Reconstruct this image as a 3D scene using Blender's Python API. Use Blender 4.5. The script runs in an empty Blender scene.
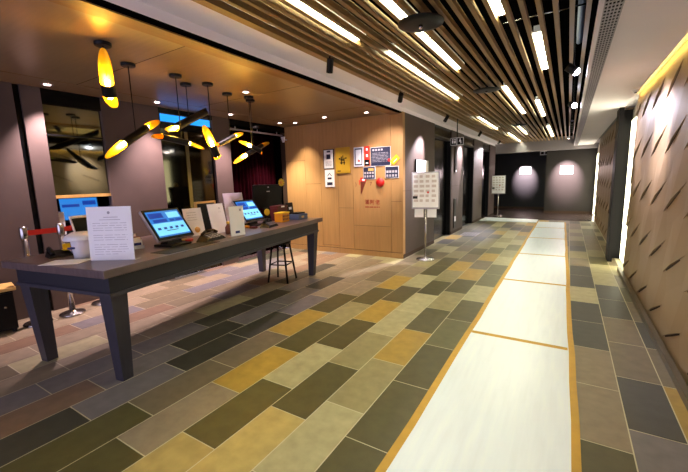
import bpy, bmesh, math, random
from mathutils import Vector, Matrix, Quaternion

SC = bpy.context.scene
COL = SC.collection
R = random.Random(7)

# ------------------------------------------------------------------ camera, world, exposure
YAW, PITCH, ROLL, CAMH = -0.55623803, 0.15234796, 0.02910233, 1.55
cy, sy, cp, sp = math.cos(YAW), math.sin(YAW), math.cos(PITCH), math.sin(PITCH)
fwd = Vector((sy * cp, cy * cp, -sp)); rgt = Vector((cy, -sy, 0)); dwn = fwd.cross(rgt)
r2 = math.cos(ROLL) * rgt + math.sin(ROLL) * dwn
d2 = -math.sin(ROLL) * rgt + math.cos(ROLL) * dwn
cam = bpy.data.cameras.new('camera'); camo = bpy.data.objects.new('camera', cam); COL.objects.link(camo)
cam.sensor_width = 36; cam.sensor_fit = 'HORIZONTAL'; cam.lens = 360.0 / 688 * 36; cam.clip_start = .02
camo.matrix_world = Matrix(((r2.x, -d2.x, -fwd.x, 0), (r2.y, -d2.y, -fwd.y, 0), (r2.z, -d2.z, -fwd.z, CAMH), (0, 0, 0, 1)))
SC.camera = camo
w = bpy.data.worlds.new('world'); SC.world = w; w.use_nodes = True
w.node_tree.nodes['Background'].inputs[0].default_value = (.62, .58, .86, 1)
w.node_tree.nodes['Background'].inputs[1].default_value = 1.2
SC.view_settings.view_transform = 'Standard'; SC.view_settings.look = 'None'
SC.view_settings.gamma = 1; SC.view_settings.use_curve_mapping = False
SC.view_settings.exposure = 1.1

LAMP_STRENGTH = 21.0
LOBBY_W = 210.0
TRACK_W = 330.0
PEND = 170.0

# ------------------------------------------------------------------ materials
def lin(c):
    return tuple((x / 255 / 12.92 if x / 255 <= .04045 else ((x / 255 + .055) / 1.055) ** 2.4) for x in c) + (1,)

def mat(name, rgb, rough=.5, metal=0., var=.0, scale=6., bump=0., stretch=None, emit=None, es=0., spec=.5, attr=None, coat=0.):
    m = bpy.data.materials.new(name); m.use_nodes = True
    nt = m.node_tree; b = nt.nodes['Principled BSDF']
    b.inputs['Base Color'].default_value = lin(rgb)
    b.inputs['Roughness'].default_value = rough; b.inputs['Metallic'].default_value = metal
    b.inputs['Specular IOR Level'].default_value = spec
    b.inputs['Coat Weight'].default_value = coat
    if emit:
        b.inputs['Emission Color'].default_value = lin(emit); b.inputs['Emission Strength'].default_value = es
    if var or bump or attr:
        tc = nt.nodes.new('ShaderNodeTexCoord'); mp = nt.nodes.new('ShaderNodeMapping')
        nz = nt.nodes.new('ShaderNodeTexNoise'); nz.inputs['Scale'].default_value = scale; nz.inputs['Detail'].default_value = 5
        if stretch: mp.inputs['Scale'].default_value = stretch
        nt.links.new(tc.outputs['Object'], mp.inputs[0]); nt.links.new(mp.outputs[0], nz.inputs['Vector'])
        if var or attr:
            mx = nt.nodes.new('ShaderNodeMix'); mx.data_type = 'RGBA'; mx.blend_type = 'MULTIPLY'
            mx.inputs[0].default_value = 1
            rmp = nt.nodes.new('ShaderNodeMapRange')
            rmp.inputs['From Min'].default_value = .3; rmp.inputs['From Max'].default_value = .7
            rmp.inputs['To Min'].default_value = 1 - var; rmp.inputs['To Max'].default_value = 1 + var
            nt.links.new(nz.outputs['Fac'], rmp.inputs['Value'])
            if attr:
                at = nt.nodes.new('ShaderNodeAttribute'); at.attribute_name = attr
                nt.links.new(at.outputs['Color'], mx.inputs[6])
            else:
                mx.inputs[6].default_value = lin(rgb)
            nt.links.new(rmp.outputs[0], mx.inputs[7]); nt.links.new(mx.outputs[2], b.inputs['Base Color'])
        if bump:
            bp = nt.nodes.new('ShaderNodeBump'); bp.inputs['Strength'].default_value = bump; bp.inputs['Distance'].default_value = .01
            nt.links.new(nz.outputs['Fac'], bp.inputs['Height']); nt.links.new(bp.outputs[0], b.inputs['Normal'])
    return m

M = dict(
    tile=mat('floor_tile', (120, 110, 85),   .42, var=.13, scale=11, bump=.10, attr='tile', spec=.4),
    grout=mat('grout', (196, 188, 158), .7),
    dark_floor=mat('dark_floor', (74, 60, 60), .22, var=.2, scale=4),
    sheet=mat('white_sheet', (232, 242, 255), .3, var=.04, scale=3, stretch=(7, .7, 1)),
    tape=mat('yellow_tape', (196, 152, 44), .5, var=.08, scale=12),
    white_ceiling=mat('white_ceiling', (246, 240, 248), .8, var=.02, scale=2),
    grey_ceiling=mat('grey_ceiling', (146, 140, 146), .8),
    wood_ceiling=mat('wood_ceiling', (130, 106, 80), .34, var=.08, scale=5, stretch=(.5, 6, 1)),
    wood_beam=mat('wood_beam', (128, 92, 58), .5, var=.1, scale=5, stretch=(6, .4, 1)),
    wood_wall=mat('wood_wall', (178, 136, 84), .5, var=.09, scale=4, stretch=(6, 1, .35)),
    groove=mat('groove', (62, 42, 26), .8),
    slat=mat('slat_wood', (142, 112, 70), .5, var=.12, scale=5, stretch=(8, .3, 1)),
    black_void=mat('black_plenum', (4, 4, 4), 1., spec=0.),
    mauve=mat('mauve_panel', (82, 67, 61), .72, var=.1, scale=3, bump=.05),
    elev=mat('elevator_panel', (72, 58, 53), .6, var=.1, scale=3, stretch=(1, 1, .4)),
    mirror=mat('dark_mirror', (138, 146, 130), .04, 1., spec=.6),
    black_glass=mat('black_glass', (6, 7, 9), .16, spec=.2),
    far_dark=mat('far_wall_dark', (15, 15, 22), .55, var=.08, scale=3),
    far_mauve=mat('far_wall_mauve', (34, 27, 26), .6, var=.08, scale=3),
    clad=mat('cladding', (146, 120, 88), .5, var=.05, scale=2.5),
    gap=mat('cladding_slit_shade', (40, 24, 14), .9),  # dark colour painting slit shade onto flat strips of the cladding
    pillar=mat('pillar_dark', (13, 11, 12), .5, spec=.2),
    recess=mat('recess_white', (222, 216, 200), .7),
    base=mat('baseboard_metal', (96, 84, 64), .35, .5),
    black=mat('black_plastic', (10, 10, 11), .5, spec=.25),
    black_metal=mat('black_metal', (12, 11, 11), .42, .3, spec=.3),
    chrome=mat('chrome', (190, 186, 184), .22, 1.),
    tabletop=mat('tabletop_wood', (98, 82, 80), .3, var=.22, scale=4, stretch=(1.2, 10, 1), bump=.05),
    tableleg=mat('table_leg_wood', (50, 48, 58), .5, var=.15, scale=5, stretch=(8, 8, .6)),
    apron=mat('table_apron', (26, 26, 38), .5, var=.15, scale=5, stretch=(.6, 8, 8)),
    paper=mat('paper_white', (252, 252, 255), .6),
    print_=mat('printed_grey', (176, 172, 180), .7),
    navy=mat('navy_print', (30, 34, 62), .5),
    blue_print=mat('blue_print', (36, 48, 120), .5),
    acrylic=mat('clear_acrylic', (214, 216, 226), .12),
    screen=mat('blue_screen', (20, 60, 110), .3, emit=(44, 128, 214), es=.5),
    screen_hi=mat('screen_light', (120, 190, 230), .3, emit=(110, 196, 234), es=.5),
    screen_dk=mat('screen_dark', (10, 30, 80), .3, emit=(16, 62, 160), es=.45),
    transom=mat('blue_transom', (20, 80, 140), .3, emit=(20, 120, 214), es=1.1),
    silver=mat('silver_plastic', (170, 166, 176), .35, .4),
    white_plastic=mat('white_plastic', (232, 232, 238), .4),
    lilac=mat('pale_lid', (184, 176, 196), .4),
    yellow=mat('yellow_plastic', (232, 196, 30), .45),
    orange=mat('orange_tin', (222, 150, 22), .4, .1),
    darkred=mat('dark_red', (84, 22, 26), .5),
    red=mat('red_plastic', (206, 26, 24), .45),
    red_paint=mat('red_paint', (150, 36, 26), .6),
    print_light=mat('printed_pale', (216, 206, 206), .7),
    red_belt=mat('red_belt', (232, 48, 34), .6),
    curtain=mat('curtain', (36, 6, 13), 1., spec=0., var=.1, scale=6),
    gold_plaque=mat('gold_plaque', (214, 168, 48), .35, .25, var=.08, scale=4),
    tan=mat('tan_wood', (206, 164, 92), .45, var=.1, scale=5, stretch=(1, 8, 1)),
    brown=mat('brown_glass', (110, 50, 34), .3),
    slate=mat('slate_blue', (78, 92, 124), .4),
    door_glass=mat('dark_door_glass', (70, 68, 56), .06, 1.),
    stile=mat('olive_stile', (92, 80, 26), .4),
    gold=mat('gold_inside', (250, 196, 40), .35, .6),
    bulb=mat('bulb_glow', (255, 220, 120), .4, emit=(255, 208, 92), es=PEND),
    lamp=mat('lamp_glow', (255, 240, 190), .5, emit=(247, 249, 214), es=LAMP_STRENGTH),
    spotglow=mat('spot_glow', (255, 255, 255), .5, emit=(232, 232, 255), es=30),
    downglow=mat('downlight_glow', (255, 240, 230), .5, emit=(255, 226, 216), es=12),
    ledw=mat('led_white', (255, 250, 230), .5, emit=(255, 248, 214), es=2.6),
    ledy=mat('led_yellow', (255, 220, 90), .5, emit=(255, 222, 116), es=8),
    poster_white=mat('poster_paper', (252, 249, 252), .6),  # plain white paper without emission
    vent=mat('vent_metal', (176, 170, 176), .4, .3),
    vent_backing=mat('black_vent', (4, 4, 5), .9, spec=.1),  # flat black backing behind the grille bars
)

# ------------------------------------------------------------------ mesh builder
class MB:
    def __init__(self): self.v, self.f, self.mi, self.sm = [], [], [], []
    def add(self, vs, fs, mi=0, sm=False):
        o = len(self.v); self.v += [tuple(p) for p in vs]
        for f in fs: self.f.append([o + i for i in f]); self.mi.append(mi); self.sm.append(sm)
        return self
    def box(self, a, b, mi=0):
        (x0, y0, z0), (x1, y1, z1) = a, b
        x0, x1 = sorted((x0, x1)); y0, y1 = sorted((y0, y1)); z0, z1 = sorted((z0, z1))
        return self.hexa([(x0, y0, z0), (x1, y0, z0), (x1, y1, z0), (x0, y1, z0)], [(x0, y0, z1), (x1, y0, z1), (x1, y1, z1), (x0, y1, z1)], mi)
    def hexa(self, lo, hi, mi=0):
        return self.add(list(lo) + list(hi), [(3, 2, 1, 0), (4, 5, 6, 7), (0, 1, 5, 4), (1, 2, 6, 5), (2, 3, 7, 6), (3, 0, 4, 7)], mi)
    def bbox(self, a, b, r=.004, mi=0):
        """box with chamfered edges"""
        bm = bmesh.new(); c = [(a[i] + b[i]) / 2 for i in range(3)]; s = [abs(b[i] - a[i]) for i in range(3)]
        bmesh.ops.create_cube(bm, size=1)
        for v in bm.verts: v.co = Vector((c[i] + v.co[i] * s[i] for i in range(3)))
        bmesh.ops.bevel(bm, geom=bm.edges[:], offset=min(r, min(s) * .45), segments=2, affect='EDGES', profile=.6)
        bm.verts.index_update()
        self.add([v.co[:] for v in bm.verts], [[v.index for v in f.verts] for f in bm.faces], mi); bm.free()
        return self
    def tube(self, p0, p1, r0, r1=None, n=16, mi=0, cap=True):
        r1 = r0 if r1 is None else r1
        p0, p1 = Vector(p0), Vector(p1); d = (p1 - p0).normalized()
        a = d.orthogonal().normalized(); b = d.cross(a)
        vs = []
        for p, r in ((p0, r0), (p1, r1)):
            for i in range(n):
                t = 2 * math.pi * i / n; vs.append(p + a * (r * math.cos(t)) + b * (r * math.sin(t)))
        self.add(vs, [(i, (i + 1) % n, n + (i + 1) % n, n + i) for i in range(n)], mi, True)
        if cap:
            o = len(self.v) - 2 * n
            self.f.append([o + i for i in range(n)][::-1]); self.mi.append(mi); self.sm.append(False)
            self.f.append([o + n + i for i in range(n)]); self.mi.append(mi); self.sm.append(False)
        return self
    def lathe(self, prof, c=(0, 0, 0), n=24, mi=0):
        """profile of (r, z) from bottom to top"""
        vs = []; fs = []
        for r, z in prof:
            for i in range(n):
                t = 2 * math.pi * i / n; vs.append((c[0] + r * math.cos(t), c[1] + r * math.sin(t), c[2] + z))
        for k in range(len(prof) - 1):
            for i in range(n): fs.append((k * n + i, k * n + (i + 1) % n, (k + 1) * n + (i + 1) % n, (k + 1) * n + i))
        self.add(vs, fs, mi, True)
        if prof[0][0] > 1e-5: self.add(vs[:n], [list(range(n))[::-1]], mi)
        if prof[-1][0] > 1e-5: self.add(vs[-n:], [list(range(n))], mi)
        return self
    def path(self, pts, r, n=10, mi=0):
        for a, b in zip(pts, pts[1:]): self.tube(a, b, r, n=n, mi=mi)
        return self
    def xform(self, mtx):
        self.v = [tuple(mtx @ Vector(p)) for p in self.v]; return self
    def build(self, name, mats, parent=None, label=None):
        me = bpy.data.meshes.new(name); me.from_pydata(self.v, [], self.f)
        if not isinstance(mats, (list, tuple)): mats = [mats]
        for m in mats: me.materials.append(M[m] if isinstance(m, str) else m)
        for p, i, s in zip(me.polygons, self.mi, self.sm): p.material_index = i; p.use_smooth = s
        bm = bmesh.new(); bm.from_mesh(me); bmesh.ops.recalc_face_normals(bm, faces=bm.faces[:]); bm.to_mesh(me); bm.free()
        o = bpy.data.objects.new(name, me); COL.objects.link(o)
        if parent: o.parent = parent
        if label: o['label'] = label
        return o

def build_each(mb, name, m, parent):
    """every box of the builder becomes a part of its own"""
    for k in range(0, len(mb.v), 8):
        s = MB(); s.add(mb.v[k:k + 8], [(3, 2, 1, 0), (4, 5, 6, 7), (0, 1, 5, 4), (1, 2, 6, 5), (2, 3, 7, 6), (3, 0, 4, 7)]); s.build(name, m, parent)

def thing(name, label, cat, loc=(0, 0, 0), rz=0., group=None):
    o = bpy.data.objects.new(name, None); COL.objects.link(o); o.empty_display_size = .1
    o.location = loc; o.rotation_euler = (0, 0, rz)
    return tag(o, label, cat, group)
def tag(o, label, cat, group=None):
    o['label'] = label; o['category'] = cat
    if group: o['group'] = group
    return o
def structure(o): o['kind'] = 'structure'; return o
def S(name, mb, mats): return structure(mb.build(name, mats))
def light(name, kind, loc, power, color, parent=None, target=None, **kw):
    l = bpy.data.lights.new(name, kind); l.energy = power; l.color = color
    for k, v in kw.items(): setattr(l, k, v)
    o = bpy.data.objects.new(name, l); COL.objects.link(o); o.location = loc
    if target is not None:
        o.rotation_euler = (Vector(target) - Vector(loc)).to_track_quat('-Z', 'Y').to_euler()
    if parent: o.parent = parent
    return o
ORD = ['first', 'second', 'third', 'fourth', 'fifth', 'sixth', 'seventh', 'eighth', 'ninth', 'tenth', 'eleventh', 'twelfth', 'thirteenth',
       'fourteenth', 'fifteenth', 'sixteenth', 'seventeenth', 'eighteenth', 'nineteenth', 'twentieth', 'twenty-first', 'twenty-second']

# ------------------------------------------------------------------ floor
PAL = dict(D=(82, 76, 44), G=(100, 96, 62), K=(140, 130, 92), L=(166, 158, 120), Y=(164, 134, 58), A=(172, 152, 92), B=(110, 98, 76), S=(62, 60, 50),
           M=(108, 102, 102), O=(120, 96, 76), P=(134, 120, 98))
edges = [-5.6, -5.44, -5.13, -4.82, -4.51, -4.2, -3.89, -3.58, -3.27, -2.96, -2.65, -2.325, -2.005, -1.693, -1.385, -1.08, -.78, -.49, -.2, .1, .395, .67, .80]
# tile tones row by row along each column, as laid (first tile index, tones)
ROWS = {-1.08: (0, 'DDDGDLGGLKG'), -1.385: (0, 'LKYDKDYBYGL'), -1.693: (0, 'ADKLLDKYBDK'), -2.005: (-1, 'ADLDYDLDDKBG'), -2.325: (-1, 'DPYDKDYPKBLD'), -2.65: (-1, 'DBBYDPBPBDK'),
        -2.96: (-1, 'SMSSMPPPLBD'), -3.27: (-1, 'OMSMMSPPLPB'), -3.58: (-1, 'MMMSSMPPPOP'), .1: (1, 'DPPSSLSSBKS'), .395: (0, 'DMSBBSSLLDK'), .67: (1, 'BYBSBDBLB')}
bm_tones = 'PPMOPBPMLS'
bm = bmesh.new(); lay = bm.loops.layers.float_color.new('tile')
g = .0035
for ci, (a, b) in enumerate(zip(edges, edges[1:])):
    TL = .718 if a < 0 else .69
    off = {.1: .97, .395: 1.21, .67: 1.2}.get(a, (.965, 1.205)[(ci + 1) % 2]); k0 = math.floor((-2.6 - off) / TL)
    k = k0
    while off + k * TL < 14.2:
        y0 = max(off + k * TL, -2.6); y1 = min(off + (k + 1) * TL, 14.2)
        if y1 - y0 > .02:
            st, row = ROWS.get(a, (99, '')); c = row[k - st] if 0 <= k - st < len(row) else R.choice(bm_tones if a < -3 else 'DDGKLKBBYGS')
            base = lin(PAL[c]); j = R.uniform(.93, 1.07)
            f = bm.faces.new([bm.verts.new(p) for p in ((a + g, y0 + g, 0), (b - g, y0 + g, 0), (b - g, y1 - g, 0), (a + g, y1 - g, 0))])
            for l in f.loops: l[lay] = (base[0] * j, base[1] * j, base[2] * j, 1)
        k += 1
me = bpy.data.meshes.new('floor'); 
gv = [bm.verts.new(p) for p in ((-5.6, -2.6, -.0015), (.9, -2.6, -.0015), (.9, 14.2, -.0015), (-5.6, 14.2, -.0015))]
gf = bm.faces.new(gv); gf.material_index = 1
lv = [bm.verts.new(p) for p in ((-5.6, -2.6, -.1), (.9, -2.6, -.1), (.9, 14.2, -.1), (-5.6, 14.2, -.1))]
bm.faces.new(lv[::-1]).material_index = 1
for i in range(4): bm.faces.new((gv[i], lv[i], lv[(i + 1) % 4], gv[(i + 1) % 4])).material_index = 1
bm.to_mesh(me); bm.free(); me.materials.append(M['tile']); me.materials.append(M['grout'])
fl = bpy.data.objects.new('floor', me); COL.objects.link(fl); structure(fl)
S('floor_far', MB().box((-4.4, 14.2, -.1), (.9, 19.3, 0)), 'dark_floor')

# ------------------------------------------------------------------ ceilings
SLZ = 2.87
S('ceiling_soffit_left', MB().box((-2.70, -2.6, SLZ), (-2.385, 17.0, 2.97)).box((-2.74, -2.6, 2.785), (-2.70, 17.0, 2.97)), 'white_ceiling')
S('ceiling_plenum', MB().box((-2.7, -2.6, 3.35), (.2, 17.0, 3.4)).box((-2.45, -2.6, 2.97), (-2.385, 17, 3.35)).box((.112, -2.6, 2.70), (.19, 17, 3.35)).box((-2.385, 16.96, 2.99), (.112, 17.0, 3.35)).box((-2.385, -2.6, 2.93), (.112, -2.55, 3.35)), 'black_void')
S('ceiling_soffit_right', MB().box((.108, -2.6, 2.62), (.735, 16.6, 2.70)), 'white_ceiling')
S('trim_1', MB().box((-2.76, -2.6, 2.765), (-2.70, 6.5, 2.785)), 'black_void')
S('trim_2', MB().box((-2.93, -2.6, 2.755), (-2.76, 6.5, 2.86)), 'wood_beam')
lc = MB().box((-5.08, -2.6, 2.78), (-2.93, 6.55, 2.86)); 
for yy in (-1.2, .5, 2.2, 3.9, 5.6): lc.box((-5.08, yy, 2.7785), (-2.93, yy + .006, 2.781), 1)
S('ceiling_lobby', lc, ['wood_ceiling', 'groove'])
S('ceiling_lobby_edge', MB().box((-5.65, -2.6, 2.78), (-5.10, 6.55, 2.86)).box((-5.1, -2.6, 2.80), (-5.08, 6.55, 2.86), 1), ['wood_ceiling', 'black_void'])
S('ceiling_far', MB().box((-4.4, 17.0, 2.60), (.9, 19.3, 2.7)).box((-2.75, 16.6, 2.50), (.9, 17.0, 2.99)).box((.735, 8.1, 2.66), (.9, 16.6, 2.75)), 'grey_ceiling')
S('ceiling_cove', MB().box((.735, -2.6, 2.68), (.90, 8.1, 2.72)), 'white_ceiling')

# slats
nsl = 21
for k in range(nsl):
    x = -2.217 + .1131 * k
    o = MB().box((x, -2.6, SLZ), (x + .036, 16.6, SLZ + .05)).build('ceiling_slat', 'slat')
    lab = ('%s long wooden ceiling slat counted from the white ceiling strip by the lobby' % ORD[k + 1]) if k < nsl - 1 else 'last wooden ceiling slat, beside the spotlights and the grille'
    tag(o, lab, 'ceiling slat', 'wooden ceiling slats')
o = MB().box((-2.383, -2.6, SLZ - .005), (-2.305, 16.6, SLZ + .05)).build('ceiling_slat', 'slat')
tag(o, 'widest wooden edge slat of the ceiling, touching the white ceiling strip', 'ceiling slat', 'wooden ceiling slats')

# lamps between slats: (slot index, y0, y1, label)
LAMPS = [
    (3, .45, 3.34, 'slender light tube between slats at the front, nearest the lobby'),
    (8, 2.0, 4.93, 'long light tube partly hidden behind the large black ceiling disc'),
    (4, 3.80, 6.70, 'long light tube beyond the front one, above the entrance to the lobby'),
    (14, .7, 3.58, 'light tube cut by the top edge of the picture between slats'),
    (16, 4.21, 5.65, 'short wide light tube near the thin silver rod in the ceiling'),
    (11, 6.3, 9.2, 'light tube just beyond the second black ceiling disc'),
    (3, 9.0, 11.65, 'light tube near the lift doors, closest to the white ceiling strip'),
    (14, 7.8, 9.95, 'light tube in the slats beyond the short wide one, toward the dark end'),
    (14, 12.0, 15.4, 'farthest light tube on the spotlight side of the slats'),
    (8, 11.2, 13.75, 'light tube just behind the third black ceiling disc'),
    (4, 13.0, 16.5, 'farthest light tube on the lift side at the end of the slats'),
]
for s, y0, y1, lab in LAMPS:
    xc = -2.217 + .1131 * s + .0746
    t = thing('ceiling_light', lab, 'ceiling light', (xc, (y0 + y1) / 2, 2.92), 0, 'light tubes between the ceiling slats')
    h = (y1 - y0) / 2
    MB().box((-.036, -h, .02), (.036, h, .06)).box((-.036, -h - .02, .0), (.036, -h, .06)).box((-.036, h, .0), (.036, h + .02, .06)).build('housing', 'white_plastic', t)
    MB().box((-.033, -h, .0), (.033, h, .019)).build('diffuser', 'lamp', t)

# thin rod and blue pipe above the slats
tag(MB().tube((-.62, 4.05, 3.02), (.1, 4.05, 3.02), .008).build('ceiling_rod', 'chrome'), 'thin silver rod crossing above the wooden slats', 'rod')
tag(MB().tube((.015, -2.5, 3.05), (.015, 5.2, 3.05), .028).build('ceiling_pipe', 'slate'), 'blue-grey pipe running above the last slats', 'pipe')

# air vent
t = thing('air_vent', 'long slotted grille set in the white ceiling beside the slats', 'air vent', (.187, 0, 2.62))
MB().box((-.052, -2.5, -.004), (.052, 16.4, -.001)).build('backing', 'vent_backing', t)
vb = MB(); yy = -.5
for xx in (-.054, -.034, -.014, .006, .026, .046): vb.box((xx, -2.5, -.012), (xx + .006, 16.4, -.004))
while yy < 16.3: vb.box((-.05, yy, -.010), (.05, yy + .016, -.0045)); yy += .06
vb.build('grille', 'vent', t)

# ------------------------------------------------------------------ right wall
S('baseboard_right', MB().box((.745, -2.6, 0), (.79, 7.05, .06)), 'base')
S('wall_right', MB().box((.9, -2.6, 0), (1.0, 17.0, 2.75)), 'recess')
def cladding(name, Y0, Y1, seed):
    bm = bmesh.new()
    xb = .815
    def q(pts, mi):
        f = bm.faces.new([bm.verts.new(p) for p in pts]); f.material_index = mi
    q([(xb, Y0, .0), (xb, Y1, .0), (xb, Y1, 2.62), (xb, Y0, 2.62)], 0)
    for j in range(-2, 7):
        for i in range(-20, 30):
            py = 3.78 + .72 * i + .225 * (j - 1); pz = .57 + .553 * (j - 1)
            if py < Y0 - .5 or py > Y1 + 1.2: continue
            p0 = (py, pz); p1 = (py - .80, pz + .345)
            wv = (.14, .36)
            z0_ = xb - .0015
            a = (z0_, p0[0], p0[1]); b = (z0_, p1[0], p1[1])
            c = (z0_, p1[0] + wv[0], p1[1] + wv[1]); d = (z0_, p0[0] + wv[0], p0[1] + wv[1])
            mid = (p0[0] * .5 + p1[0] * .5, p0[1] * .5 + p1[1] * .5)
            mm = (xb - .021, mid[0], mid[1]); mt = (z0_, mid[0] + wv[0], mid[1] + wv[1])
            q([a, mm, mt, d], 0); q([mm, b, c, mt], 0)         # two tilted facets meeting at a ridge
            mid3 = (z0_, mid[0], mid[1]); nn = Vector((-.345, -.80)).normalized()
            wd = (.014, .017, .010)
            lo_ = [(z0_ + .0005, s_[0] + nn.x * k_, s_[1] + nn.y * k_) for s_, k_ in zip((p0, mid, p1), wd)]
            q([a, mid3, mm], 0); q([mid3, b, mm], 0); q([a, lo_[0], lo_[1], mid3], 1); q([mid3, lo_[1], lo_[2], b], 1)   # flat dark strip painting the shade under the raised edge
    for co, no in (((0, 0, .055), (0, 0, -1)), ((0, 0, 2.62), (0, 0, 1)), ((0, Y0, 0), (0, -1, 0)), ((0, Y1, 0), (0, 1, 0))):
        bmesh.ops.bisect_plane(bm, geom=bm.verts[:] + bm.edges[:] + bm.faces[:], plane_co=co, plane_no=no, clear_outer=True)
    me = bpy.data.meshes.new(name); bm.to_mesh(me); bm.free()
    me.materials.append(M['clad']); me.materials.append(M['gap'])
    o = bpy.data.objects.new(name, me); COL.objects.link(o); structure(o)
    S('wall_right_core', MB().box((xb + .001, Y0, .0), (.9, Y1, 2.679)), 'clad')
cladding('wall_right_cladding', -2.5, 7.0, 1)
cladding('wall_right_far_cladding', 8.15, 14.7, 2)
S('trim_3', MB().box((.665, 7.74, 0), (.73, 8.15, 2.62)).box((.73, 8.1, 0), (.9, 8.15, 2.62)), 'pillar')
t = thing('light_strip', 'tall glowing light strip in the gap beside the dark pillar', 'light strip', (.86, 7.36, 0), 0)
MB().box((.02, -.34, .03), (.04, .70, 2.6)).build('mounting_plate', 'recess', t)
MB().box((.005, -.28, .03), (.02, .64, 2.42)).build('diffuser', 'ledw', t)
t = thing('light_strip', 'glowing yellow light strip hidden along the top of the textured wall', 'light strip', (.736, 2.2, 2.655), 0)
MB().box((.0, -4.6, .0), (.006, 4.75, .024)).build('mounting_plate', 'recess', t)
MB().box((.006, -4.6, .002), (.018, 4.75, .022)).build('diffuser', 'ledy', t)
t = thing('light_strip', 'glowing light strip at the far end of the textured wall', 'light strip', (.86, 15.8, 0), 0)
MB().box((.02, -1.0, .03), (.04, 1.0, 2.6)).build('mounting_plate', 'recess', t)
MB().box((.005, -.9, .03), (.02, .9, 2.25)).build('diffuser', 'ledw', t)

# ------------------------------------------------------------------ lift wall (x = -2.68)
ev = MB()
for a, b in ((6.60, 8.39), (9.86, 11.13), (12.55, 13.98), (15.35, 16.6)): ev.box((-2.85, a, 0), (-2.68, b, 2.785))
for a, b in ((8.39, 9.86), (11.13, 12.55), (13.98, 15.35)): ev.box((-2.85, a, 2.55), (-2.70, b, 2.785), 1)
for z in (1.32,):
    for a, b in ((6.5, 8.39), (9.86, 11.13), (12.55, 13.98), (15.35, 16.6)): ev.box((-2.6805, a, z), (-2.679, b, z + .006), 2)
S('wall_lifts', ev, ['elev', 'black_glass', 'groove'])
for i, (a, b) in enumerate(((8.39, 9.86), (11.13, 12.55), (13.98, 15.35))):
    d = S('door_%d' % (i + 1), MB().box((-2.84, a, 0), (-2.80, (a + b) / 2 - .003, 2.55)).box((-2.84, (a + b) / 2 + .003, 0), (-2.80, b, 2.55)), 'black_glass')
    MB().box((-2.80, a, 0), (-2.69, a + .05, 2.55)).box((-2.80, b - .05, 0), (-2.69, b, 2.55)).box((-2.80, a + .05, 2.5), (-2.69, b - .05, 2.55)).build('door_frame', 'black_metal', d)
S('baseboard_lifts', MB().box((-2.68, 6.5, 0), (-2.668, 8.39, .08)).box((-2.68, 9.86, 0), (-2.668, 11.13, .08)).box((-2.68, 12.55, 0), (-2.668, 13.98, .08)), 'groove')
# end of corridor
S('wall_far_recess', MB().box((-4.4, 19.0, 0), (-.6, 19.2, 2.6)).box((-4.4, 16.6, 0), (-4.3, 19.0, 2.6)).box((-4.3, 16.6, 0), (-2.70, 16.7, 2.99)), 'far_dark')
S('wall_far', MB().box((-.80, 17.0, 0), (.9, 19.0, 2.6)), 'far_mauve')
S('baseboard_far', MB().box((-.80, 16.985, 0), (.9, 17.0, .09)).box((-4.3, 18.985, 0), (-.8, 19.0, .09)), 'groove')

# ------------------------------------------------------------------ lobby walls
cols = [-5.56, -5.01, -4.59, -4.15, -3.785, -2.93, -2.70]
cuts = [[2.02], [1.5], [.16], [.98], [.62], [1.12]]
ww = MB().box((-5.7, 6.515, 0), (-2.70, 6.60, 2.79), 1)
ww.box((-5.56, 6.49, 0), (-2.70, 6.52, .10))
for (a, b), cc in zip(zip(cols, cols[1:]), cuts):
    zs = [.108] + cc + [2.785]
    for z0, z1 in zip(zs, zs[1:]):
        if z1 - z0 > .03: ww.box((a + .003, 6.5, z0 + .003), (b - .003, 6.52, z1 - .003))
ww.box((-2.703, 6.49, 0), (-2.68, 6.6, 2.785))
S('wall_wood', ww, ['wood_wall', 'groove'])
LW = -5.55
lw = MB()
lw.box((LW - .1, -2.6, 0), (LW, 1.735, 2.785)); lw.box((LW - .1, 1.80, 0), (LW, 2.0, 2.785))
lw.box((LW - .1, 2.67, 0), (LW, 3.50, 2.785)); lw.box((LW - .1, 4.52, 0), (LW, 4.90, 2.785))
lw.box((LW - .1, 2.0, 2.60), (LW - .01, 2.67, 2.785), 1); lw.box((LW - .1, 2.0, 0), (LW, 2.67, .93), 0)
lw.box((LW - .1, 1.735, 0), (LW - .03, 1.80, 2.785), 1)
lw.box((LW - .1, 3.50, 2.46), (LW - .02, 4.52, 2.56), 1); lw.box((LW - .1, 4.90, 2.66), (LW, 6.5, 2.785), 1)
lw.box((LW - .1, 4.52, 2.70), (LW, 3.5, 2.785), 1)
S('wall_left', lw, ['mauve', 'black_glass'])
S('wall_left_recess', MB().box((LW - .75, 2.0, 0), (LW - .70, 2.67, 2.6)).box((LW - .7, 1.95, .0), (LW - .1, 2.0, 2.6)).box((LW - .7, 2.67, 0), (LW - .1, 2.72, 2.6)), 'black_glass')
win = S('window_1', MB().box((LW - .055, 2.003, 1.47), (LW - .045, 2.667, 2.597)), 'mirror')
MB().box((LW - .06, 2.003, 1.43), (LW - .02, 2.667, 1.47)).build('window_sill', 'tan', win)
MB().box((LW - .06, 2.003, 2.22), (LW - .035, 2.667, 2.24)).build('window_frame', 'black_metal', win)
d = S('door_4', MB().box((LW - .07, 3.503, 0), (LW - .05, 3.985, 2.46)).box((LW - .07, 4.0, 0), (LW - .05, 4.517, 2.46)), 'door_glass')
MB().box((LW - .05, 3.955, .02), (LW - .03, 4.01, 2.44)).build('door_stile', 'stile', d)
S('wall_alcove', MB().box((-6.75, 4.80, 0), (-6.65, 6.6, 2.785)).box((-6.65, 4.8, 0), (-5.65, 4.9, 2.785)).box((-6.65, 6.5, 0), (-5.7, 6.6, 2.785)).box((-6.65, 4.9, 2.7), (-5.65, 6.5, 2.785)), 'black_void')
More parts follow.
